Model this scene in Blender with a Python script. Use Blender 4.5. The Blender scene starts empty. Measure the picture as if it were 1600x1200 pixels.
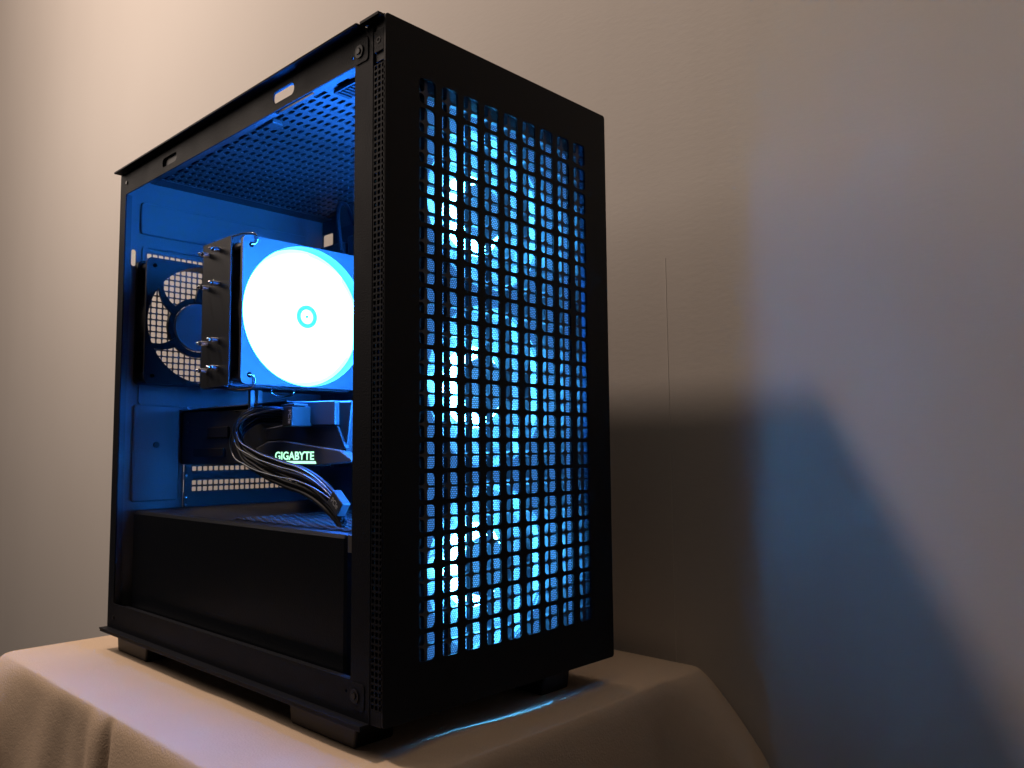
import bpy, bmesh, math, random
import numpy as np
from mathutils import Vector, Matrix, noise
random.seed(4)
C = bpy.context.scene.collection
sc = bpy.context.scene

# ------------------------------------------------------------------ camera
cam_d = bpy.data.cameras.new('camera'); cam = bpy.data.objects.new('camera', cam_d); C.objects.link(cam)
cam_d.sensor_width = 36; cam_d.lens = 1266.4/1600*36; cam_d.clip_start = .01; cam_d.clip_end = 50
yaw, pit, rol = .81182, .080806, -.008378
d = Vector((math.cos(pit)*math.sin(yaw), math.cos(pit)*math.cos(yaw), math.sin(pit)))
r = Vector((math.cos(yaw), -math.sin(yaw), 0)); u = r.cross(d)
r2 = r*math.cos(rol)+u*math.sin(rol); u2 = -r*math.sin(rol)+u*math.cos(rol)
M = Matrix((r2, u2, -d)).transposed().to_4x4(); M.translation = (-.29691, -.38681, .16041)
cam.matrix_world = M
sc.camera = cam

# ------------------------------------------------------------------ world, lamps, exposure
w = bpy.data.worlds.new('World'); sc.world = w; w.use_nodes = True
bg = w.node_tree.nodes['Background']; bg.inputs[0].default_value = (.75, .82, 1, 1); bg.inputs[1].default_value = .006
def lamp(name, kind, loc, power, color, **k):
    l = bpy.data.lights.new(name, kind); l.energy = power; l.color = color
    for a, v in k.items(): setattr(l, a, v)
    o = bpy.data.objects.new(name, l); o.location = loc; C.objects.link(o); return o
K = 8
LAMP = (.223-.107*K, .121*K, .43+.222*K)
lamp('ceiling_lamp', 'POINT', LAMP, 84, (1, .75, .60), shadow_soft_size=.09)
lamp('shaded_lamp', 'POINT', (-.47, 1.24, .94), 16.8, (1, .82, .70), shadow_soft_size=.34)
# the pale ceiling that the lamp lights, high above the table
cb = lamp('ceiling_bounce', 'AREA', (-.2, .2, 2.4), 11, (1, .80, .64), shape='RECTANGLE', size=2.4, size_y=2.4)
sc.view_settings.view_transform = 'Standard'; sc.view_settings.look = 'None'
sc.view_settings.exposure = 0; sc.view_settings.gamma = 1
sc.cycles.use_denoising = True
sc.cycles.max_bounces = 10; sc.cycles.diffuse_bounces = 5; sc.cycles.sample_clamp_indirect = 6
sc.cycles.use_light_tree = True
BLUE = (.012, .24, 1.0)

# ------------------------------------------------------------------ materials
def mat(name, col, rough=.5, metal=0, bump=0, bscale=400, emit=None, es=0, mottle=0, mscale=30, spec=.5, trans=0):
    m = bpy.data.materials.new(name); m.use_nodes = True; nt = m.node_tree; b = nt.nodes['Principled BSDF']
    b.inputs['Base Color'].default_value = (*col, 1); b.inputs['Roughness'].default_value = rough
    b.inputs['Metallic'].default_value = metal; b.inputs['Specular IOR Level'].default_value = spec
    tc = nt.nodes.new('ShaderNodeTexCoord')
    if emit: b.inputs['Emission Color'].default_value = (*emit, 1); b.inputs['Emission Strength'].default_value = es
    if mottle:
        n = nt.nodes.new('ShaderNodeTexNoise'); n.inputs['Scale'].default_value = mscale; n.inputs['Detail'].default_value = 5
        nt.links.new(tc.outputs['Object'], n.inputs['Vector'])
        mx = nt.nodes.new('ShaderNodeMix'); mx.data_type = 'RGBA'
        mx.inputs[6].default_value = (*[c*(1-mottle) for c in col], 1); mx.inputs[7].default_value = (*[min(1, c*(1+mottle)) for c in col], 1)
        nt.links.new(n.outputs[0], mx.inputs[0]); nt.links.new(mx.outputs[2], b.inputs['Base Color'])
        rr = nt.nodes.new('ShaderNodeMapRange'); rr.inputs[3].default_value = rough-.08; rr.inputs[4].default_value = rough+.08
        nt.links.new(n.outputs[0], rr.inputs[0]); nt.links.new(rr.outputs[0], b.inputs['Roughness'])
    if bump:
        n2 = nt.nodes.new('ShaderNodeTexNoise'); n2.inputs['Scale'].default_value = bscale; n2.inputs['Detail'].default_value = 3
        bp = nt.nodes.new('ShaderNodeBump'); bp.inputs['Strength'].default_value = bump; bp.inputs['Distance'].default_value = .001
        nt.links.new(tc.outputs['Object'], n2.inputs['Vector']); nt.links.new(n2.outputs[0], bp.inputs['Height']); nt.links.new(bp.outputs[0], b.inputs['Normal'])
    return m
steel = mat('black_painted_steel', (.0065, .008, .013), .58, spec=.15, bump=.25, bscale=900, mottle=.12)
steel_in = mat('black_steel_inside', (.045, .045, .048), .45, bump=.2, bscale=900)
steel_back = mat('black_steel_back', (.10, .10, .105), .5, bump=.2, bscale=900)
plastic = mat('black_plastic', (.008, .008, .010), .45, spec=.3)
rubber = mat('dark_rubber', (.02, .02, .02), .7)
gloss = mat('glossy_black', (.01, .01, .011), .18)
frontm = mat('front_black_plastic', (.004, .0055, .010), .55, spec=.2, bump=.2, bscale=1200)
mesh_m = mat('mesh_steel', (.03, .03, .032), .4, metal=.0)
fanframe = mat('fan_frame_plastic', (.045, .045, .048), .4)
alu = mat('nickel_fins', (.06, .06, .065), .3, metal=.6)
chrome = mat('chrome_pipe', (.8, .8, .82), .15, metal=1)
pcb = mat('dark_circuit_board', (.012, .014, .018), .4, mottle=.4, mscale=120)
shroudm = mat('card_shroud', (.013, .014, .017), .4)
greym = mat('card_grey_panel', (.09, .09, .09), .42)
wirem = mat('wire_jacket', (.008, .009, .012), .45, spec=.25)
strandm = mat('glossy_blue_lit_jacket', (.06, .09, .13), .2, spec=.9)
connm = mat('connector_plastic', (.02, .021, .025), .45)
printm = mat('white_print', (.7, .72, .75), .5)
screwm = mat('black_screw', (.03, .03, .03), .35, metal=.6)
glow_strong = mat('lit_blade', (.3, .32, .35), .4, emit=(.015, .18, 1), es=90)
glow_ring = mat('lit_hub_ring', (.3, .32, .35), .4, emit=(.055, .42, 1), es=140)
glow_soft = mat('lit_front_blade', (.3, .35, .4), .4, emit=(.09, .44, 1), es=1.8)
glow_frame = mat('milky_fan_frame', (.5, .55, .6), .4, emit=(.06, .36, 1), es=1.2)
glow_dim = mat('added_plate_glow', (.4, .45, .5), .4, emit=(.07, .33, 1), es=.75)
glow_cap = mat('milky_hub_cap', (.4, .45, .5), .4, emit=(.08, .40, 1), es=1.15)
glow_back = mat('added_disc_glow', (.3, .32, .35), .4, emit=(.014, .16, 1), es=150)
glow_bar = mat('added_bar_glow', (.3, .32, .35), .4, emit=(.02, .24, 1), es=420)
glow_hub = mat('lit_hub_sticker', (.3, .3, .3), .4, emit=(.006, .8, 1), es=1.1)
hub_blue = mat('hub_grey_label', (.24, .25, .27), .35)
logo_m = mat('lit_logo', (.5, .6, .5), .4, emit=(.42, 1.0, .62), es=1.7)

def cloth_mat():
    m = bpy.data.materials.new('beige_cotton'); m.use_nodes = True; nt = m.node_tree; b = nt.nodes['Principled BSDF']
    b.inputs['Roughness'].default_value = .9; b.inputs['Specular IOR Level'].default_value = .2
    tc = nt.nodes.new('ShaderNodeTexCoord')
    n = nt.nodes.new('ShaderNodeTexNoise'); n.inputs['Scale'].default_value = 9; n.inputs['Detail'].default_value = 4
    nt.links.new(tc.outputs['Object'], n.inputs['Vector'])
    mx = nt.nodes.new('ShaderNodeMix'); mx.data_type = 'RGBA'
    mx.inputs[6].default_value = (.72, .55, .40, 1); mx.inputs[7].default_value = (.80, .635, .475, 1)
    nt.links.new(n.outputs[0], mx.inputs[0]); nt.links.new(mx.outputs[2], b.inputs['Base Color'])
    w1 = nt.nodes.new('ShaderNodeTexWave'); w1.inputs['Scale'].default_value = 520; w1.bands_direction = 'X'
    w2 = nt.nodes.new('ShaderNodeTexWave'); w2.inputs['Scale'].default_value = 520; w2.bands_direction = 'Y'
    ad = nt.nodes.new('ShaderNodeMath'); ad.operation = 'ADD'
    for q in (w1, w2):
        nt.links.new(tc.outputs['Object'], q.inputs['Vector'])
    n9 = nt.nodes.new('ShaderNodeTexNoise'); n9.inputs['Scale'].default_value = 700; nt.links.new(tc.outputs['Object'], n9.inputs['Vector'])
    nt.links.new(n9.outputs[0], ad.inputs[0]); ad.inputs[1].default_value = 0
    nt.nodes.remove(w1); nt.nodes.remove(w2)
    n2 = nt.nodes.new('ShaderNodeTexNoise'); n2.inputs['Scale'].default_value = 60; nt.links.new(tc.outputs['Object'], n2.inputs['Vector'])
    ad2 = nt.nodes.new('ShaderNodeMath'); ad2.operation = 'MULTIPLY_ADD'; ad2.inputs[1].default_value = 1.5
    nt.links.new(n2.outputs[0], ad2.inputs[0]); nt.links.new(ad.outputs[0], ad2.inputs[2])
    bp = nt.nodes.new('ShaderNodeBump'); bp.inputs['Strength'].default_value = .35; bp.inputs['Distance'].default_value = .0008
    nt.links.new(ad2.outputs[0], bp.inputs['Height']); nt.links.new(bp.outputs[0], b.inputs['Normal'])
    return m
def wall_mat():
    m = bpy.data.materials.new('painted_plaster'); m.use_nodes = True; nt = m.node_tree; b = nt.nodes['Principled BSDF']
    b.inputs['Roughness'].default_value = .65; b.inputs['Specular IOR Level'].default_value = .3
    tc = nt.nodes.new('ShaderNodeTexCoord')
    n = nt.nodes.new('ShaderNodeTexNoise'); n.inputs['Scale'].default_value = 2.5; n.inputs['Detail'].default_value = 6
    nt.links.new(tc.outputs['Object'], n.inputs['Vector'])
    mx = nt.nodes.new('ShaderNodeMix'); mx.data_type = 'RGBA'
    mx.inputs[6].default_value = (.70, .665, .62, 1); mx.inputs[7].default_value = (.76, .73, .69, 1)
    nt.links.new(n.outputs[0], mx.inputs[0]); nt.links.new(mx.outputs[2], b.inputs['Base Color'])
    mp = nt.nodes.new('ShaderNodeMapping'); mp.inputs['Scale'].default_value = (1, 1, 3)
    n2 = nt.nodes.new('ShaderNodeTexNoise'); n2.inputs['Scale'].default_value = 110; n2.inputs['Detail'].default_value = 4
    nt.links.new(tc.outputs['Object'], mp.inputs[0]); nt.links.new(mp.outputs[0], n2.inputs['Vector'])
    bp = nt.nodes.new('ShaderNodeBump'); bp.inputs['Strength'].default_value = .10; bp.inputs['Distance'].default_value = .0012
    nt.links.new(n2.outputs[0], bp.inputs['Height'])
    mp3 = nt.nodes.new('ShaderNodeMapping'); mp3.inputs['Scale'].default_value = (1, 1, .12)
    n3 = nt.nodes.new('ShaderNodeTexNoise'); n3.inputs['Scale'].default_value = 9; n3.inputs['Detail'].default_value = 3
    nt.links.new(tc.outputs['Object'], mp3.inputs[0]); nt.links.new(mp3.outputs[0], n3.inputs['Vector'])
    bp3 = nt.nodes.new('ShaderNodeBump'); bp3.inputs['Strength'].default_value = .2; bp3.inputs['Distance'].default_value = .006
    nt.links.new(n3.outputs[0], bp3.inputs['Height']); nt.links.new(bp.outputs[0], bp3.inputs['Normal'])
    nt.links.new(bp3.outputs[0], b.inputs['Normal'])
    return m

# ------------------------------------------------------------------ helpers
def root(name, label, cat, loc, group=None):
    o = bpy.data.objects.new(name, None); o.empty_display_size = .02; C.objects.link(o); o.location = loc
    o['label'] = label; o['category'] = cat
    if group: o['group'] = group
    return o
def link(name, me, m, parent=None, smooth=False, label=None, kind=None):
    """mesh in place coordinates -> object; children undo their root's location"""
    if m is not None:
        me.materials.clear(); me.materials.append(m)
    if smooth:
        me.shade_smooth()
    o = bpy.data.objects.new(name, me); C.objects.link(o)
    if parent is not None:
        o.parent = parent
        if parent.type == 'EMPTY': o.location = -parent.location
    if label: o['label'] = label
    if kind: o['kind'] = kind
    return o
class MB:
    def __init__(s): s.v = []; s.f = []
    def add(s, vs, fs):
        k = len(s.v); s.v += [tuple(v) for v in vs]; s.f += [tuple(i+k for i in f) for f in fs]; return s
    def box(s, x0, x1, y0, y1, z0, z1):
        vs = [(x, y, z) for x in (x0, x1) for y in (y0, y1) for z in (z0, z1)]
        return s.add(vs, [(0,1,3,2), (4,6,7,5), (0,4,5,1), (2,3,7,6), (0,2,6,4), (1,5,7,3)])
    def prism(s, pts, axis, a, b):
        n = len(pts)
        def P(p, c):
            return {0: (c, p[0], p[1]), 1: (p[0], c, p[1]), 2: (p[0], p[1], c)}[axis]
        vs = [P(p, a) for p in pts]+[P(p, b) for p in pts]
        return s.add(vs, [tuple(range(n))[::-1], tuple(range(n, 2*n))]+[(i, (i+1) % n, (i+1) % n+n, i+n) for i in range(n)])
    def cyl(s, c, axis, rad, a, b, n=24, rad2=None):
        rad2 = rad if rad2 is None else rad2
        R = lambda q, rr, i: (q[0]+rr*math.cos(2*math.pi*i/n), q[1]+rr*math.sin(2*math.pi*i/n))
        p1 = [R(c, rad, i) for i in range(n)]; p2 = [R(c, rad2, i) for i in range(n)]
        def P(p, cc): return {0: (cc, p[0], p[1]), 1: (p[0], cc, p[1]), 2: (p[0], p[1], cc)}[axis]
        vs = [P(p, a) for p in p1]+[P(p, b) for p in p2]
        return s.add(vs, [tuple(range(n))[::-1], tuple(range(n, 2*n))]+[(i, (i+1) % n, (i+1) % n+n, i+n) for i in range(n)])
    def ring(s, c, axis, ri, ro, a, b, n=32):
        def P(rr, i, cc):
            p = (c[0]+rr*math.cos(2*math.pi*i/n), c[1]+rr*math.sin(2*math.pi*i/n))
            return {0: (cc, p[0], p[1]), 1: (p[0], cc, p[1]), 2: (p[0], p[1], cc)}[axis]
        vs = [P(q, i, cc) for q, cc in ((ri, a), (ro, a), (ro, b), (ri, b)) for i in range(n)]
        fs = []
        for k in range(4):
            for i in range(n): fs.append((k*n+i, k*n+(i+1) % n, ((k+1) % 4)*n+(i+1) % n, ((k+1) % 4)*n+i))
        return s.add(vs, fs)
    def mesh(s, name='m', bevel=0, seg=2):
        me = bpy.data.meshes.new(name); me.from_pydata(s.v, [], s.f)
        bm = bmesh.new(); bm.from_mesh(me)
        bmesh.ops.recalc_face_normals(bm, faces=bm.faces)
        if bevel:
            es = [e for e in bm.edges if len(e.link_faces) == 2 and e.calc_face_angle(0) > .5]
            bmesh.ops.bevel(bm, geom=es, offset=bevel, segments=seg, profile=.5, affect='EDGES', clamp_overlap=True)
        bm.to_mesh(me); bm.free(); me.update(); return me
def rrect(x0, x1, y0, y1, rad, k=4):
    out = []
    for cx, cy, a0 in ((x1-rad, y1-rad, 0), (x0+rad, y1-rad, 90), (x0+rad, y0+rad, 180), (x1-rad, y0+rad, 270)):
        for j in range(k+1):
            a = math.radians(a0+90*j/max(k, 1)); out.append((cx+rad*math.cos(a), cy+rad*math.sin(a)))
    return out
def circ(cx, cy, rad, n=40): return [(cx+rad*math.cos(2*math.pi*i/n), cy+rad*math.sin(2*math.pi*i/n)) for i in range(n)]
def mapper(axis, c):
    # 2-D (a, b) + depth -> place, depth along +axis
    if axis == 0: return Matrix(((0, 0, 1, c), (1, 0, 0, 0), (0, 1, 0, 0), (0, 0, 0, 1)))
    if axis == 1: return Matrix(((1, 0, 0, 0), (0, 0, 1, c), (0, 1, 0, 0), (0, 0, 0, 1)))
    return Matrix(((1, 0, 0, 0), (0, 1, 0, 0), (0, 0, 1, c), (0, 0, 0, 1)))
def plate(outer, holes, axis, c, t):
    """flat plate with holes, occupying depth c .. c+t on the axis"""
    cu = bpy.data.curves.new('p', 'CURVE'); cu.dimensions = '2D'; cu.fill_mode = 'BOTH'; cu.extrude = t/2
    for pts in [outer]+list(holes):
        sp = cu.splines.new('POLY'); sp.points.add(len(pts)-1); sp.use_cyclic_u = True
        for i, q in enumerate(pts): sp.points[i].co = (q[0], q[1], 0, 1)
    o = bpy.data.objects.new('p', cu); C.objects.link(o)
    dg = bpy.context.evaluated_depsgraph_get(); dg.update()
    me = bpy.data.meshes.new_from_object(o.evaluated_get(dg), depsgraph=dg)
    bpy.data.objects.remove(o); bpy.data.curves.remove(cu)
    me.transform(mapper(axis, c+t/2)); me.update()
    return me
def perf(a0, b0, pa, pb, na, nb, ha, hb, rad, axis, c, t, k=2, stagger=0, keep=None):
    """perforated sheet: na x nb cells of pa x pb, each with a rounded hole ha x hb"""
    hole = rrect(-ha/2, ha/2, -hb/2, hb/2, rad, k); n = len(hole)
    out = []
    for ci in range(4):
        for j in range(k+1):
            x, y = hole[ci*(k+1)+j]; sx = 1 if ci in (0, 3) else -1; sy = 1 if ci in (0, 1) else -1
            X, Y = sx*pa/2, sy*pb/2
            if j*2 == k: out.append((X, Y))
            elif (j*2 < k) == (ci in (0, 2)): out.append((X, y))
            else: out.append((x, Y))
    H, O = np.array(hole), np.array(out)
    cells = []
    solid = []
    for j in range(nb):
        for i in range(na):
            ca = a0+(i+.5+(stagger*.5 if j % 2 else 0))*pa; cb = b0+(j+.5)*pb
            if keep is None or keep(ca, cb): cells.append((ca, cb))
            else: solid.append((ca, cb))
    Cc = np.array(cells); nc = len(Cc)
    layers = [O, H] if t == 0 else [O, H, H] if k == 0 else [O, H, H, O]
    deps = [0, 0] if t == 0 else [0, 0, t] if k == 0 else [0, 0, t, t]
    L = len(layers)
    V = np.zeros((nc, L, n, 3))
    for q, (P, dd) in enumerate(zip(layers, deps)):
        V[:, q, :, 0] = Cc[:, None, 0]+P[None, :, 0]; V[:, q, :, 1] = Cc[:, None, 1]+P[None, :, 1]; V[:, q, :, 2] = dd
    idx = np.arange(n); nx = (idx+1) % n
    fl = []
    for q in range(L-1): fl.append(np.stack([q*n+idx, q*n+nx, (q+1)*n+nx, (q+1)*n+idx], 1))
    F = np.concatenate(fl)
    Fa = (F[None]+(np.arange(nc)*L*n)[:, None, None]).reshape(-1, 4)
    V = V.reshape(-1, 3)
    if solid:
        S = np.array(solid); q = np.array([(-.5, -.5), (.5, -.5), (.5, .5), (-.5, .5)])*[pa, pb]
        sv = np.zeros((len(S), 4, 3)); sv[:, :, :2] = S[:, None]+q[None]
        Fa = np.concatenate([Fa, (np.arange(len(S)*4).reshape(-1, 4)+len(V))]); V = np.concatenate([V, sv.reshape(-1, 3)])
    me = bpy.data.meshes.new('perf'); me.from_pydata(V.tolist(), [], Fa.tolist())
    me.transform(mapper(axis, c)); me.update(); return me
def dup(o, loc=None, label=None, parent=None):
    c = o.copy(); C.objects.link(c)
    if parent is not None: c.parent = parent
    if loc is not None: c.location = loc
    if label: c['label'] = label
    for ch in list(o.children): dup(ch, parent=c)
    return c
def tube(name, pts, rad, m, parent, res=4):
    cu = bpy.data.curves.new(name, 'CURVE'); cu.dimensions = '3D'; cu.bevel_depth = rad; cu.bevel_resolution = 2; cu.resolution_u = res*2
    cu.use_fill_caps = True
    sp = cu.splines.new('BEZIER'); sp.bezier_points.add(len(pts)-1)
    for i, q in enumerate(pts):
        b = sp.bezier_points[i]; b.co = q; b.handle_left_type = b.handle_right_type = 'AUTO'
    cu.materials.append(m)
    o = bpy.data.objects.new(name, cu); C.objects.link(o)
    dg = bpy.context.evaluated_depsgraph_get(); dg.update()
    me = bpy.data.meshes.new_from_object(o.evaluated_get(dg), depsgraph=dg)
    bpy.data.objects.remove(o); bpy.data.curves.remove(cu)
    return link(name, me, m, parent, smooth=True)
def text(name, s, y0, z0, width, height, x, m, parent, rot=0, extr=.0002, bold=.0):
    """lettering on a face that looks along -x; y0,z0 = left end of the baseline as seen"""
    cu = bpy.data.curves.new(name, 'FONT'); cu.body = s; cu.size = 1; cu.offset = bold; cu.extrude = 0
    o = bpy.data.objects.new(name, cu); C.objects.link(o)
    dg = bpy.context.evaluated_depsgraph_get(); dg.update()
    me = bpy.data.meshes.new_from_object(o.evaluated_get(dg), depsgraph=dg)
    bpy.data.objects.remove(o); bpy.data.curves.remove(cu)
    xs = [v.co.x for v in me.vertices]; ys = [v.co.y for v in me.vertices]
    sx, sy = width/(max(xs)-min(xs)), height/(max(ys)-min(ys))
    cr, sr = math.cos(rot), math.sin(rot)
    for v in me.vertices:
        a = (v.co.x-min(xs))*sx; b = (v.co.y-min(ys))*sy
        a, b = a*cr-b*sr, a*sr+b*cr
        v.co = (x-extr, y0-a, z0+b)
    me.update()
    return link(name, me, m, parent)

W, D, H = .2232, .4157, .43

# ================================================================== the setting
WX = .332
def wn(y, z): return noise.noise(Vector((y*5, z*.8, 3)))*.0012+noise.noise(Vector((y*1.7, z*.9, 9)))*.002
def build_wall():
    ys = np.linspace(-2.2, 4.2, 129); zs = np.linspace(-.75, 2.6, 69)
    V = []; F = []
    for z in zs:
        for y in ys:
            n = wn(y, z)
            V.append((WX+n, y, z))
    ny = len(ys)
    for j in range(len(zs)-1):
        for i in range(ny-1): F.append((j*ny+i, j*ny+i+1, (j+1)*ny+i+1, (j+1)*ny+i))
    me = bpy.data.meshes.new('wall'); me.from_pydata(V, [], F); me.update()
    o = link('wall', me, wall_mat(), smooth=True); o['kind'] = 'structure'
build_wall()
# thin cable tacked to the wall
cb_ = tube('wall_cable', [(WX+wn(y, z)+.0002, y, z) for y, z in ((.0130, -.04), (.0135, .04), (.0138, .12), (.0142, .20), (.0146, .28), (.0148, .335))], .0006, mat('white_cable', (.78, .75, .70), .5), None)
cb_['label'] = 'thin pale cable running straight down the wall behind the computer'; cb_['category'] = 'cable'

ZT = -.0200
def build_cloth():
    cx, cy, a, b = .1215, .2260, .1905, .2520
    rc = .012
    # perimeter sampling
    per = []
    def seg(p, q, n):
        for i in range(n):
            t = i/n; per.append(((p[0]*(1-t)+q[0]*t, p[1]*(1-t)+q[1]*t), None))
    P = []; N = []
    def side(p, q, nn, n):
        for i in range(n):
            t = i/n; P.append((p[0]*(1-t)+q[0]*t, p[1]*(1-t)+q[1]*t)); N.append(nn)
    def arc(c, a0, n):
        for i in range(n):
            t = math.radians(a0+90*i/n); P.append((c[0]+rc*math.cos(t), c[1]+rc*math.sin(t))); N.append((math.cos(t), math.sin(t)))
    x0, x1, y0, y1 = cx-a, cx+a, cy-b, cy+b
    side((x0+rc, y0), (x1-rc, y0), (0, -1), 90); arc((x1-rc, y0+rc), -90, 14)
    side((x1, y0+rc), (x1, y1-rc), (1, 0), 90); arc((x1-rc, y1-rc), 0, 14)
    side((x1-rc, y1), (x0+rc, y1), (0, 1), 60); arc((x0+rc, y1-rc), 90, 14)
    side((x0, y1-rc), (x0, y0+rc), (-1, 0), 110); arc((x0+rc, y0+rc), 180, 14)
    n = len(P)
    corner = [(x1, y0), (x1, y1), (x0, y1), (x0, y0)]
    V = []; F = []
    def wr(x, y):
        h = noise.noise(Vector((x*14, y*9, 2)))*.0013+noise.noise(Vector((x*40, y*30, 5)))*.0004
        # soft pucker in front of the feet
        dd = (y-(.006-(x-.05)*.16)); h += .0035*math.exp(-(dd/.010)**2)*max(0, min(1, (x+.02)/.06))*(1 if x < .26 else 0.2)*(.6+.5*math.sin(x*31))
        # keep flat beneath the feet
        return h if not (.02 < x < .21 and .02 < y < .40) else h*.15-.0002
    rings = [0, .2, .4, .55, .65, .72, .78, .83, .87, .90, .93, .955, .98, 1.0]
    drops = [.001, .003, .006, .010, .016, .024, .034, .046, .060, .075, .095, .12, .15, .19, .24, .30, .36]
    for q in rings:
        for i in range(n):
            x = cx+(P[i][0]-cx)*q; y = cy+(P[i][1]-cy)*q
            V.append((x, y, ZT+wr(x, y)*min(1, (1-q)*8+.25)-(.0012*max(0, (q-.9)/.1)**2)))
    for dz in drops:
        for i in range(n):
            x, y = P[i]; nx, ny = N[i]
            dc = min(math.hypot(x-c[0], y-c[1]) for c in corner)
            big = math.exp(-(dc/.045)**2)
            lim = .052*big+.008
            sm = min(1, dz/.078); off = lim*(sm*big+(1-big)*(1-math.exp(-dz/.05)))
            off += .003*(1-math.exp(-dz/.004))
            fold = math.sin(y*52+x*47+1.1)*.5+noise.noise(Vector((x*22, y*22, 1)))*1.1
            off += fold*.007*(1-math.exp(-dz/.07))*(1-big)
            if nx < -.5:   # the crease on the near long side
                off -= .008*math.exp(-((y-.213)/.006)**2)*(1-math.exp(-dz/.02)) - .006*math.exp(-((y-.236)/.013)**2)*(1-math.exp(-dz/.03))
                off -= .007*math.exp(-((y-.29)/.028)**2)*(1-math.exp(-dz/.04))
            off += noise.noise(Vector((x*30, y*30, dz*14)))*.0022*(1-math.exp(-dz/.03))
            ox = min(nx*off, WX-.005-x)
            V.append((x+ox, y+ny*off, ZT-.0012-dz))
    rows = len(rings)+len(drops)
    for j in range(rows-1):
        for i in range(n):
            F.append((j*n+i, j*n+(i+1) % n, (j+1)*n+(i+1) % n, (j+1)*n+i))
    me = bpy.data.meshes.new('cloth'); me.from_pydata(V, [], F); me.update()
    bm = bmesh.new(); bm.from_mesh(me); bmesh.ops.remove_doubles(bm, verts=bm.verts, dist=1e-6); bm.to_mesh(me); bm.free()
    o = link('draped_table', me, cloth_mat(), smooth=True)
    md = o.modifiers.new('sub', 'SUBSURF'); md.levels = 1; md.render_levels = 1
    o['label'] = 'small table draped in a plain beige cloth under the computer'; o['category'] = 'table'
build_cloth()

# ================================================================== the computer case
case = root('computer_case', 'black open-sided computer tower with square-grid front and glowing blue inside', 'computer case', (W/2, D/2, ZT))
def P_(name, mb, m, bevel=0, parent=case, smooth=False, label=None): return link(name, mb.mesh(name, bevel), m, parent, smooth, label)
# ---- front face: square grid sheet, inner lattice half a pitch off, perforated mesh
PT = .01942
holes = []
gx0, gz0 = .0271, .0324
for i in range(9):
    for j in range(19):
        x = gx0+i*PT; z = gz0+j*.01945
        holes.append(rrect(x, x+.0139, z, z+.0165, .0024, 2))
front = link('front_panel', plate(rrect(0, W, .0, .4315, .0022, 3), holes, 1, 0, .0016), frontm, case)
link('grille_lattice', perf(gx0+.00695+.0008-PT, gz0+.00825-.01945, PT, .01945, 10, 20, .0170, .0182, .0024, 1, .0026, .0038, k=4), mat('lattice_plastic', (.05, .052, .058), .4), case)
link('dust_mesh', perf(.018, .022, .00152, .00132, 123, 294, .00108, .00098, .0, 1, .0072, .00016, k=0, stagger=1), mesh_m, case, kind='stuff')
P_('panel_rim', MB().box(W-.0016, W, .0017, .0115, .001, .4305), frontm)
P_('panel_rim', MB().box(.0002, W-.0018, .0017, .0213, .4300, .4314), frontm)
P_('rim_lip', MB().box(-.0042, .0001, .0022, .0212, .4296, .4313), frontm)
P_('panel_rim', MB().box(.0002, W-.0018, .0017, .0115, .0002, .0016), frontm)
# side strip of the front panel with its little square holes
link('side_vent_strip', perf(.0003, .0090, .00375, .0038, 3, 103, .0026, .0026, .0004, 0, .0000, .0012, k=2), steel, case)
P_('side_strip_cap', MB().box(.0, .0012, .0018, .01155, .4085, .4225), steel, .0002)
P_('side_strip_cap', MB().box(.0, .0012, .0018, .01155, .0004, .0088), steel, .0002)
P_('cap_recess', MB().box(.0012, .0024, .0018, .0205, .4228, .4298), plastic)
P_('strip_backing', MB().box(.0040, .0050, .0020, .0115, .001, .4290), plastic)
P_('cap_recess', MB().box(.0013, .0022, .0018, .0115, .4030, .4085), plastic)
P_('hex_emblem', MB().ring((.0068, .4158), 0, .0013, .0021, -.0003, .0004, 6), plastic)
# ---- chassis front behind the fans' openings
link('added_glow_plate', plate(rrect(.0490, .2010, .0180, .4020, .006, 3), [circ(.1115, z, .0580, 56) for z in (.3335, .2060, .0785)], 1, .0232, .0010), glow_dim, case)  # added glowing plate, not a fan part, brightens the outer grille columns
link('chassis_front', plate(rrect(.006, W-.004, .004, .427, .002, 2), [rrect(.0480, .2020, .0170, .4030, .006, 4)], 1, .0235, .0010), steel_in, case)
# ---- side frame round the open bay
holes = [rrect(.0315, .402, .0225, .407, .0018, 3), rrect(.1045, .1326, .4125, .4215, .0042, 5), circ(.0344, .4133, .0011, 12),
         rrect(.2926, .3211, .4125, .4205, .0035, 5), circ(.0359, .0150, .0011, 12)]
link('side_frame', plate([(.0127, .0004), (.4150, .0004), (.4150, .4283), (.0127, .4283)], holes, 0, .0, .0010), steel, case)
# inward return lips of the opening
P_('frame_lip', MB().box(.0011, .006, .0305, .0313, .0227, .407), steel)
P_('frame_lip', MB().box(.0011, .006, .4022, .4030, .0227, .407), steel_in)
P_('frame_lip', MB().box(.0011, .010, .0315, .402, .0190, .0200), steel)
P_('frame_lip', MB().box(.0011, .0055, .1335, .291, .4072, .4080), steel_in)
P_('frame_lip', MB().box(.0022, .0030, .2880, .3255, .4100, .4230), mat('faded_steel', (.05, .05, .055), .5))
# thumb screws with ring
for z in (.4147, .0140):
    s = P_('corner_plate', MB().prism(rrect(.0172, .0312, z-.0080, z+.0078, .0022, 4), 0, -.0006, -.0001), steel, .0002)
    P_('screw_seat', MB().ring((.0262, z), 0, .0024, .0042, -.0013, -.0007, 28), plastic)
    P_('screw', MB().cyl((.0262, z), 0, .0019, -.0019, -.0007, 20), screwm, .0002)
for z in (.4178, .0105): P_('screw', MB().cyl((.4000, z), 0, .0017, -.0009, -.0001, 16), screwm, .0002)
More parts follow.
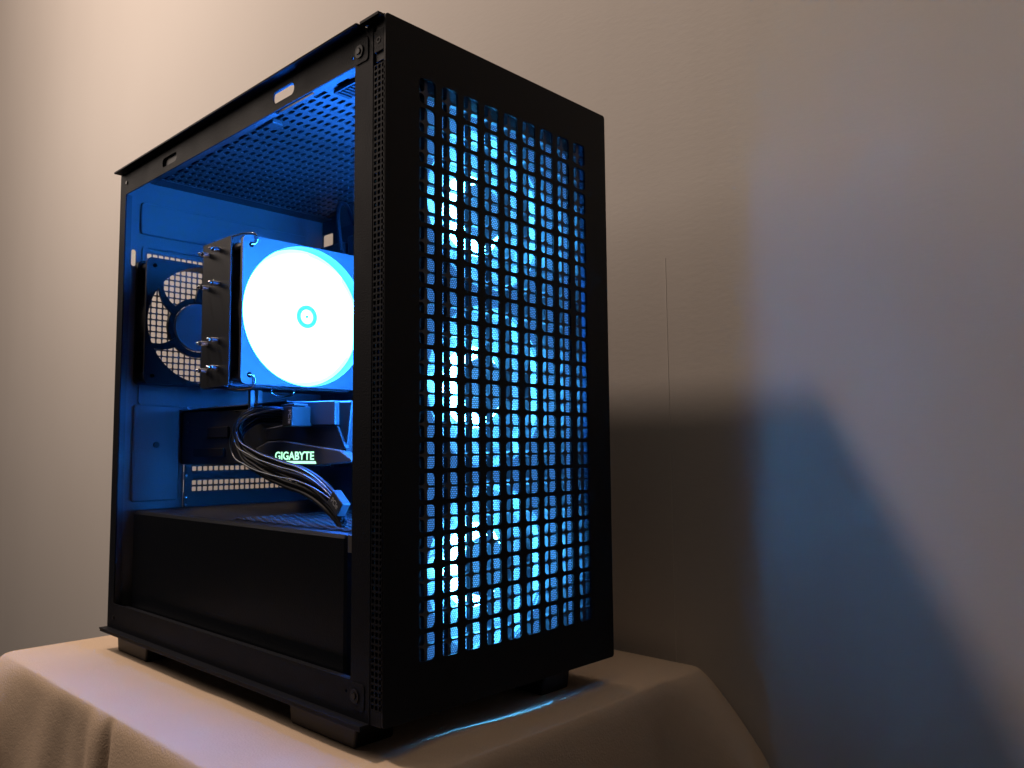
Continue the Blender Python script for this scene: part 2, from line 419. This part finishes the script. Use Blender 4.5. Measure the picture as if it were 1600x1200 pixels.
# ---- top and bottom skins with their flanges
cut = rrect(.0050, .0240, .1150, .1720, .002, 3)
link('top_cover', plate(rrect(-.0066, W, .0217, D, .0006, 1), [cut], 2, .4287, .0013), steel, case)
P_('bottom_cover', MB().box(-.0066, W, .0130, D+.001, -.0010, .0003), steel, .0002)
P_('bottom_flange', MB().box(-.0062, -.0050, .0135, D, -.0030, -.0011), steel, .0002)
link('vented_ceiling', perf(.0270, .0640, .0066, .0146, 27, 22, .0034, .0092, .0014, 2, .4240, .0012, k=2, stagger=1, keep=lambda a, b: not (a < .056 and b < .105)), steel_in, case)
link('ceiling_border', plate(rrect(.0012, .0269, .031, .4045, .0005, 1), [cut], 2, .4238, .0012), steel_in, case)
P_('ceiling_border', MB().box(.0271, W-.003, .0250, .0638, .4238, .4250), steel_in)
P_('ceiling_border', MB().box(.0271, W-.003, .3855, .4045, .4236, .4250), steel_in)
P_('socket_block', MB().box(.0300, .0440, .0400, .1010, .4205, .4236), plastic, .0008)
mb = MB()
for i in range(13): mb.box(.0315, .0425, .0425+i*.0044, .0445+i*.0044, .4196, .4205)
P_('socket_ribs', mb, plastic)
P_('top_clip', MB().box(.0245, .0345, .1760, .1900, .4195, .4236), steel_in, .001)
# ---- back wall
bx0, bz0 = .0222, .2190
holes = [rrect(bx0, bx0+.00573*20, bz0, bz0+.00590*24, .0005, 1), rrect(.0078, .0122, .3395, .3558, .0021, 4), rrect(.0640, .2060, .0590, .1980, .001, 1), circ(.0350, .1680, .0024, 16)]
link('back_wall', plate(rrect(.001, W-.001, .001, .4285, .002, 2), holes, 1, .4050, .0010), steel_back, case)
link('exhaust_grille', perf(bx0, bz0, .00573, .00590, 20, 24, .00455, .00470, .0009, 1, .4051, .0009, k=2, keep=lambda a, b: b > .350 and b < .3565 or math.hypot(a-.0725, b-.285) < .0615), steel_back, case)
link('pressed_panel', MB().prism(rrect(.0150, .2000, .3715, .4030, .003, 4), 1, .4020, .4049).mesh(bevel=.0013), steel_back, case)
link('pressed_panel', plate(rrect(.0175, .150, .2060, .3610, .004, 4), [rrect(.0215, .1385, .2185, .3590, .001, 2)], 1, .4026, .0023), steel_back, case)
link('pressed_panel', MB().prism(rrect(.0130, .0585, .1140, .2062, .003, 4), 1, .4016, .4049).mesh(bevel=.0014), steel_back, case)
P_('back_screw', MB().cyl((.0350, .1680), 1, .0030, .4005, .4031, 18), screwm, .0003)
# expansion slot covers, each with two rows of square vents
def slot_cover(z0):
    return link('slot_cover', perf(.0718, z0, .00575, .00620, 21, 2, .00450, .00450, .0008, 1, .4040, .0009, k=2), steel_in, case)
for z in (.1411, .1210): slot_cover(z)
P_('slot_divider', MB().box(.0640, .2060, .4038, .4048, .1535, .1612), steel_in)
P_('slot_divider', MB().box(.0640, .2060, .4038, .4048, .1334, .1411), steel_in)
P_('slot_divider', MB().box(.0640, .2060, .4038, .4048, .0590, .1210), steel_in)
P_('slot_divider', MB().box(.0640, .0717, .4026, .4037, .0600, .1970), steel_in)
P_('slot_divider', MB().box(.1926, .2060, .4038, .4047, .1210, .1980), steel_in)
for z in (.2040, .1090, .1165, .1375): P_('slot_screw', MB().cyl((.0645, z), 1, .0011, .3990, .4025, 12), chrome)
# ---- far side: motherboard tray and outer panel (an opening near the top back corner)
P_('board_tray', MB().box(.2010, .2020, .066, .344, .012, .4235), steel_in)
link('far_side_panel', plate([(.0117, .0004), (.4150, .0004), (.4150, .4283), (.0117, .4283)], [rrect(.3840, .4035, .3900, .4085, .002, 3)], 0, W-.0018, .0010), steel_in, case)
# ---- power supply cover
P_('supply_cover', MB().box(.0118, .2005, .0530, .3945, .0010, .1075), mat('satin_black_cover', (.005, .0065, .010), .38, spec=.3, bump=.15, bscale=900), .0035)
link('cover_vents', perf(.0165, .0580, .0062, .0075, 24, 21, .0032, .0052, .0012, 2, .1079, .0006, k=2, stagger=1), steel_in, case)
P_('cover_bracket', MB().box(.0098, .0116, .0330, .0495, .0960, .1072), greym, .0003)
# ---- feet
def foot(x, y0, y1, zb=ZT):
    mb = MB().prism([(y0, -.0011), (y1, -.0011), (y1-.003, zb), (y0+.003, zb)], 0, x, x+.030)
    f = P_('foot', mb, plastic, .0015)
    g = link('rubber_pad', MB().box(x+.003, x+.027, y0+.006, y1-.006, zb-.0003, zb+.001).mesh(), rubber, f)
foot(.004, .030, .108); foot(.004, .335, .4020); foot(.160, .016, .090); foot(.185, .335, .4020)
P_('underside_tray', MB().box(.030, .160, .020, .395, -.0060, -.0012), plastic, .0015)

# ================================================================== fans
def blade(n, k, r0, r1, y0, y1, sweep, wid):
    """k-th of n swept, pitched blades round the y axis, centred on the origin"""
    V = []; F = []; A, B = 8, 7
    for j in range(A):
        t = j/(A-1); rr = r0+(r1-r0)*t
        for i in range(B):
            s = i/(B-1); ang = 2*math.pi*k/n+sweep*t*t+(s-.5)*wid*(1-.10*t)
            yy = y0+(y1-y0)*s+.0025*math.sin(math.pi*s)
            V.append((rr*math.cos(ang), yy, rr*math.sin(ang)))
    m_ = len(V); V += [(a, b+.0009, c) for a, b, c in V]
    for j in range(A-1):
        for i in range(B-1):
            q = (j*B+i, j*B+i+1, (j+1)*B+i+1, (j+1)*B+i); F.append(q); F.append(tuple(x+m_ for x in q[::-1]))
    edge = [i for i in range(B)]+[j*B+B-1 for j in range(1, A)]+[(A-1)*B+i for i in range(B-2, -1, -1)]+[j*B for j in range(A-2, 0, -1)]
    for a, b in zip(edge, edge[1:]+edge[:1]): F.append((a, a+m_, b+m_, b))
    mb = MB(); mb.v = V; mb.f = F; return mb
def move(me, v): me.transform(Matrix.Translation(v)); return me
def make_fan(name, label, cx, y0, cz, blades, bm_, hub_m, cap_m, frame_m, group=None, cone=None, hy=0, ye=.0185, wid=.62, sweep=.5, R=.0575, ring_m=None, struts=0, hubr=.0205, flip=1):
    t = root(name, label, 'fan', (cx, y0+.0125, cz-.06), group)
    hol = [circ(cx, cz, R, 64)]+[circ(cx+sx*.0525, cz+sz*.0525, .0022, 14) for sx in (-1, 1) for sz in (-1, 1)]
    # frame: two plates and the duct between them
    out = rrect(cx-.06, cx+.06, cz-.06, cz+.06, .005, 4)
    link('frame', plate(out, hol, 1, y0, .0035), frame_m, t)
    link('frame', plate(out, hol, 1, y0+.0215, .0035), frame_m, t)
    link('duct', MB().ring((cx, cz), 1, R, min(R+.0022, .0598), y0+.0035, y0+.0215, 64).mesh(), frame_m, t, smooth=False)
    for sx in (-1, 1):
        for sz in (-1, 1):
            link('corner_post', MB().ring((cx+sx*.0525, cz+sz*.0525), 1, .0022, .0045, y0+.0035, y0+.0215, 14).mesh(), frame_m, t)
    hub = link('hub', MB().cyl((cx, cz), 1, hubr, y0+.0040+hy, y0+.0200+hy*.25, 40).mesh(bevel=.001), ring_m or hub_m, t, smooth=False)
    link('hub_cap', MB().cyl((cx, cz), 1, hubr+.0004, y0+.0022+hy, y0+.0039+hy, 40, hubr+.0006).mesh(bevel=.0006), cap_m, hub)
    if cone: link('hub_glow', MB().cyl((cx, cz), 1, hubr-.001, y0+.0041, y0+.0138, 40, hubr+.0095).mesh(), cone, hub)
    if cone: link('added_glow_ring', MB().ring((cx, cz), 1, hubr+.001, R-.0005, y0+.0212, y0+.0218, 48).mesh(), glow_cap, t)  # added glowing ring behind the blades, fills the dark gaps
    for k in range(blades):
        me = blade(blades, k+.3, hubr-.001, R-(.0015 if R < .0585 else .0040), y0+(.0140 if cone else .0065), y0+(.0192 if cone else ye), sweep, wid).mesh()
        link('blade', move(me, (cx, 0, cz)), bm_, t, smooth=True)
    for k in range(struts):
        a = math.pi*2*k/struts+.6
        c1 = Vector((cx+math.cos(a)*.018, 0, cz+math.sin(a)*.018)); c2 = Vector((cx+math.cos(a+.25)*.0585, 0, cz+math.sin(a+.25)*.0585))
        nn = Vector((-(c2-c1).z, 0, (c2-c1).x)).normalized()*.0017
        link('strut', MB().prism([((c1+nn).x, (c1+nn).z), ((c2+nn).x, (c2+nn).z), ((c2-nn).x, (c2-nn).z), ((c1-nn).x, (c1-nn).z)], 1, y0+.0222, y0+.0247).mesh(), frame_m, t)
    return t
G3 = 'intake fans behind the front grille'
f1 = make_fan('front_fan', 'topmost of three blue lit fans behind the square-grid front', .1115, .0262, .3335, 9, glow_soft, glow_ring, glow_cap, glow_frame, G3, ring_m=glow_soft, cone=glow_ring, struts=4)
link('added_glow_disc', MB().cyl((.1115, .3335), 1, .0195, .0464, .0474, 32).mesh(), glow_back, f1)  # added glowing disc behind the hub, lights the inside of the case
for sx in (-1, 1): link('added_glow_bar', MB().box(.1115+sx*.0565-.003, .1115+sx*.0565+.003, .0514, .0520, .2860, .3810).mesh(), glow_bar, f1)  # added bars that glow rearward to light the back wall
dup(f1, (.1115, .0387, .2060-.06), 'middle of three blue lit fans behind the square-grid front')
dup(f1, (.1115, .0387, .0785-.06), 'lowest of three blue lit fans behind the square-grid front')

# cooler fan, blown out white-blue
cf = make_fan('cooler_fan', 'bright white-blue glowing fan clipped to the tower heatsink', .0760, .2035, .2737, 9, glow_strong, glow_strong, glow_strong, mat('cooler_fan_frame', (.05, .05, .055), .4), None, wid=.98, sweep=.35, R=.0591, ye=.0100, ring_m=glow_strong, hubr=.0195)
link('added_glow_ring', MB().ring((.0760, .2737), 1, .0200, .0588, .2152, .2158, 64).mesh(), mat('added_rim_glow', (.3, .32, .35), .4, emit=(.02, .25, 1), es=34), cf)  # glowing backing added so gaps and rim of the disc stay bright
link('hub_sticker', MB().ring((.0760, .2737), 1, .0062, .0096, .2046, .2055, 40).mesh(), glow_hub, cf)
link('hub_dot', MB().cyl((.0760, .2737), 1, .0010, .2044, .2055, 12).mesh(), mat('dark_dot', (.05, .2, .25), .5), cf)
for z, s in ((.3262, 1), (.2212, -1)):
    tube('wire_clip', [(.0225, .2025, z), (.0262, .2018, z+s*.001), (.0268, .2022, z+s*.008), (.0235, .2100, z+s*.0105), (.018, .225, z+s*.0095)], .0007, chrome, cf)
# rear exhaust fan: slim dark arms, blue-grey hub
rf = make_fan('rear_fan', 'black unlit exhaust fan with grey hub mounted on the back wall', .0725, .3790, .2850, 0, plastic, hub_blue, hub_blue, plastic, None, hubr=.0235, R=.0580, hy=.0150)
link('hub_collar', MB().ring((.0725, .2850), 1, .0245, .0300, .3990, .4035, 40).mesh(), plastic, rf)
for a0 in (150, 216, 300, 30, 90):
    V = []
    for t in np.linspace(0, 1, 7):
        rr = .026+.034*t; a = math.radians(a0+(-20*t*t)); hw = .0042-.0018*t
        V.append((Vector((.0725+rr*math.cos(a), 0, .285+rr*math.sin(a))), Vector((-math.sin(a), 0, math.cos(a)))*hw))
    pts = [((c+n).x, (c+n).z) for c, n in V]+[((c-n).x, (c-n).z) for c, n in reversed(V)]
    link('blade', MB().prism(pts, 1, .3960, .3990).mesh(), plastic, rf)

# ================================================================== cpu cooler
ck = root('cpu_cooler', 'dark tower heatsink with shiny heatpipe tips behind the glowing fan', 'heatsink', (.10, .2585, .2120))
link('top_plate', MB().box(.0118, .0128, .2150, .2630, .2130, .3335).mesh(), mat('brushed_black_plate', (.013, .017, .026), .45, spec=.25), ck)
fin = MB().box(.0160, .01645, .2292, .2640, .2130, .3335).mesh()
for k in range(52):
    o = link('fin', fin, alu, ck); o.location = -ck.location+Vector((k*.0023, 0, 0))
link('fan_side_shade', MB().box(.0165, .0175, .2288, .2291, .2135, .3335).mesh(), plastic, ck)
for z in (.3245, .2965, .2500, .2275):
    for y, dz in ((.2345, .0008), (.2530, -.0006)):
        tb = link('heat_pipe', MB().cyl((y, z+dz), 0, .0021, .0060, .1500, 16, .0022).mesh(bevel=.0005), chrome, ck, smooth=True)
        link('pipe_tip', MB().cyl((y, z+dz), 0, .0008, .0028, .0060, 12, .0020).mesh(), chrome, tb, smooth=True)
link('mount_bracket', MB().box(.0560, .0600, .2480, .2510, .1850, .2130).mesh(bevel=.0004), greym, ck)
link('mount_bracket', MB().box(.0490, .0530, .2480, .2520, .1850, .2130).mesh(bevel=.0004), alu, ck)
tube('base_clip', [(.062, .236, .2125), (.062, .235, .2095), (.074, .222, .2095), (.075, .222, .2125)], .0007, chrome, ck)
link('base_block', MB().box(.150, .196, .236, .282, .240, .300).mesh(bevel=.002), alu, ck)

# ================================================================== motherboard
mo = root('motherboard', 'dark motherboard standing upright on the tray behind the cooler', 'circuit board', (.199, .25, .18))
link('board', MB().box(.1985, .2000, .118, .3440, .1550, .4000).mesh(), pcb, mo)
for i in range(4):
    link('memory_stick', MB().box(.1660, .1984, .128+i*.0095, .1315+i*.0095, .235, .3650).mesh(bevel=.0008), shroudm, mo)
link('heat_spreader', MB().box(.1750, .1984, .300, .3420, .250, .3750).mesh(bevel=.003), shroudm, mo)
link('heat_spreader', MB().box(.1780, .1984, .215, .2950, .345, .3800).mesh(bevel=.003), shroudm, mo)
for i in range(3): link('expansion_slot', MB().box(.1880, .1984, .19, .2900, .160+i*.02, .166+i*.02).mesh(), connm, mo)
for i in range(6): link('capacitor', MB().cyl((.130+i*.014, .222), 0, .0035, .1880, .1984, 14).mesh(), alu, mo)

# ================================================================== graphics card
gc = root('graphics_card', 'long dark graphics card with a glowing green-white brand name', 'graphics card', (.12, .26, .1496))
body = [(.4020, .2005), (.2005, .1965), (.2000, .1995), (.1175, .1980), (.1246, .1569), (.1180, .1525), (.2251, .1495), (.4020, .1484)]
link('body', MB().prism(body, 0, .0600, .1950).mesh(bevel=.0012), shroudm, gc)
link('cooler_block', MB().prism([(.1930, .2003), (.1335, .1986), (.1332, .1801), (.1620, .1809), (.1928, .1911)], 0, .0560, .0700).mesh(bevel=.0007), mat('card_block', (.075, .075, .08), .4), gc)
link('side_panel', MB().prism([(.2381, .1800), (.1959, .1835), (.1651, .1803), (.1330, .1798), (.1218, .1627), (.1300, .1621), (.2122, .1702), (.2377, .1695)], 0, .0578, .0620).mesh(bevel=.0008), shroudm, gc)
link('logo_panel', MB().prism([(.2481, .1636), (.2293, .1688), (.2071, .1693), (.1256, .1611), (.1101, .1542), (.1101, .1523), (.1598, .1494), (.2216, .1500), (.2500, .1553)], 0, .0550, .0640).mesh(bevel=.0008), greym, gc)
text('lettering', 'GIGABYTE', .2165, .1537, .0575, .0066, .0550, logo_m, gc, bold=.022)
link('lit_bar', MB().prism([(.2049, .1528), (.1573, .1528), (.1560, .1508), (.2049, .1508)], 0, .0546, .0551).mesh(), logo_m, gc)
link('back_plate', MB().box(.0560, .1950, .2020, .4000, .2006, .2018).mesh(bevel=.0003), shroudm, gc)
link('end_bracket', MB().box(.0600, .1900, .4020, .4032, .1500, .2010).mesh(), steel_in, gc)
link('vent_box', MB().box(.0580, .0600, .3050, .3450, .1735, .1835).mesh(bevel=.0005), plastic, gc)
link('vent_box', MB().box(.0580, .0600, .3120, .3720, .1560, .1640).mesh(bevel=.0005), plastic, gc)
for y, z in ((.3820, .1890), (.3820, .1800), (.2900, .1960)): link('screw', MB().cyl((y, z), 0, .0010, .0570, .0600, 10).mesh(), chrome, gc)
link('post', MB().cyl((.2760, .1895), 0, .0022, .0540, .0600, 14).mesh(), alu, gc)
for i in range(2):
    link('card_fan', MB().cyl((.08+.052, .18+i*.10), 2, .040, .1470, .1495, 32).mesh(), plastic, gc)

# ================================================================== power cable
pc = root('power_cable', 'flat black power cable with blue-lit edge looping in front of the graphics card', 'cable', (.036, .18, .11))
top = [(.0430, .1790, .1922), (.0410, .2050, .1952), (.0385, .2290, .1935), (.0360, .2430, .1830), (.0340, .2365, .1695), (.0330, .2090, .1562), (.0320, .1690, .1420), (.0310, .1230, .1245), (.0300, .0850, .1085)]
base = [(.0430, .1790, .1925), (.0410, .2040, .1950), (.0385, .2255, .1935), (.0360, .2400, .1835), (.0340, .2340, .1715), (.0325, .2080, .1610), (.0315, .1660, .1520), (.0305, .1290, .1455), (.0300, .1020, .1350), (.0300, .0850, .1235)]
for k in range(8):
    t = k/7; pts = []
    for i, q in enumerate(base):
        s = i/(len(base)-1)
        # the ribbon lies flat against the plug, then turns on edge as it falls
        turn = min(1, max(0, (s-.15)/.45))
        dz = -.0105*t*(1-turn)-.0180*t*turn; dx = .006*t*(1-turn)+.002*t+.0012*math.sin(k*2.3+i); dy = .012*t*math.sin(math.pi*min(1, s*1.8))*(1 if s < .55 else .6)
        pts.append((q[0]+dx, q[1]+dy, q[2]+dz+.0006*math.sin(k*1.7+i*1.3)))
    tube('wire', pts, .0016, wirem, pc)
for k in range(3):   # thin strands proud of the ribbon, blue-lit look put into their jacket colour
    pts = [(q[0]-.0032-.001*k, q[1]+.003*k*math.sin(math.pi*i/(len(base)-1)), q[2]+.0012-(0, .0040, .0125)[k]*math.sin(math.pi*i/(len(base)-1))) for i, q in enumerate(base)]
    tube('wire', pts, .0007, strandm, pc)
plug = link('plug', MB().box(.0395, .0580, .1667, .1808, .1800, .1955).mesh(bevel=.0008), connm, pc)
link('plug_latch', MB().box(.0400, .0520, .1640, .1830, .1957, .1972).mesh(bevel=.0003), connm, plug)
text('lettering', 'PCIe', .1712, .1925, .0105, .0042, .0394, printm, plug, rot=-math.pi/2)
mb = MB().box(-.0035, .0035, -.0075, .0075, -.0055, .0055); me = mb.mesh(bevel=.0008)
me.transform(Matrix.Translation((.0262, .0835, .1250)) @ Matrix.Rotation(math.radians(38), 4, 'X'))
plug2 = link('plug', me, mat('grey_connector', (.06, .065, .075), .4), pc)
text('lettering', 'PCIe', .0875, .1262, .0085, .0040, .0225, printm, plug2, rot=-math.radians(38))
tube('loose_lead', [(.19, .30, .395), (.16, .27, .402), (.13, .24, .385), (.12, .22, .34)], .002, wirem, mo)
tube('loose_lead', [(.19, .25, .39), (.17, .225, .395), (.15, .205, .36), (.15, .2, .3)], .002, wirem, mo)
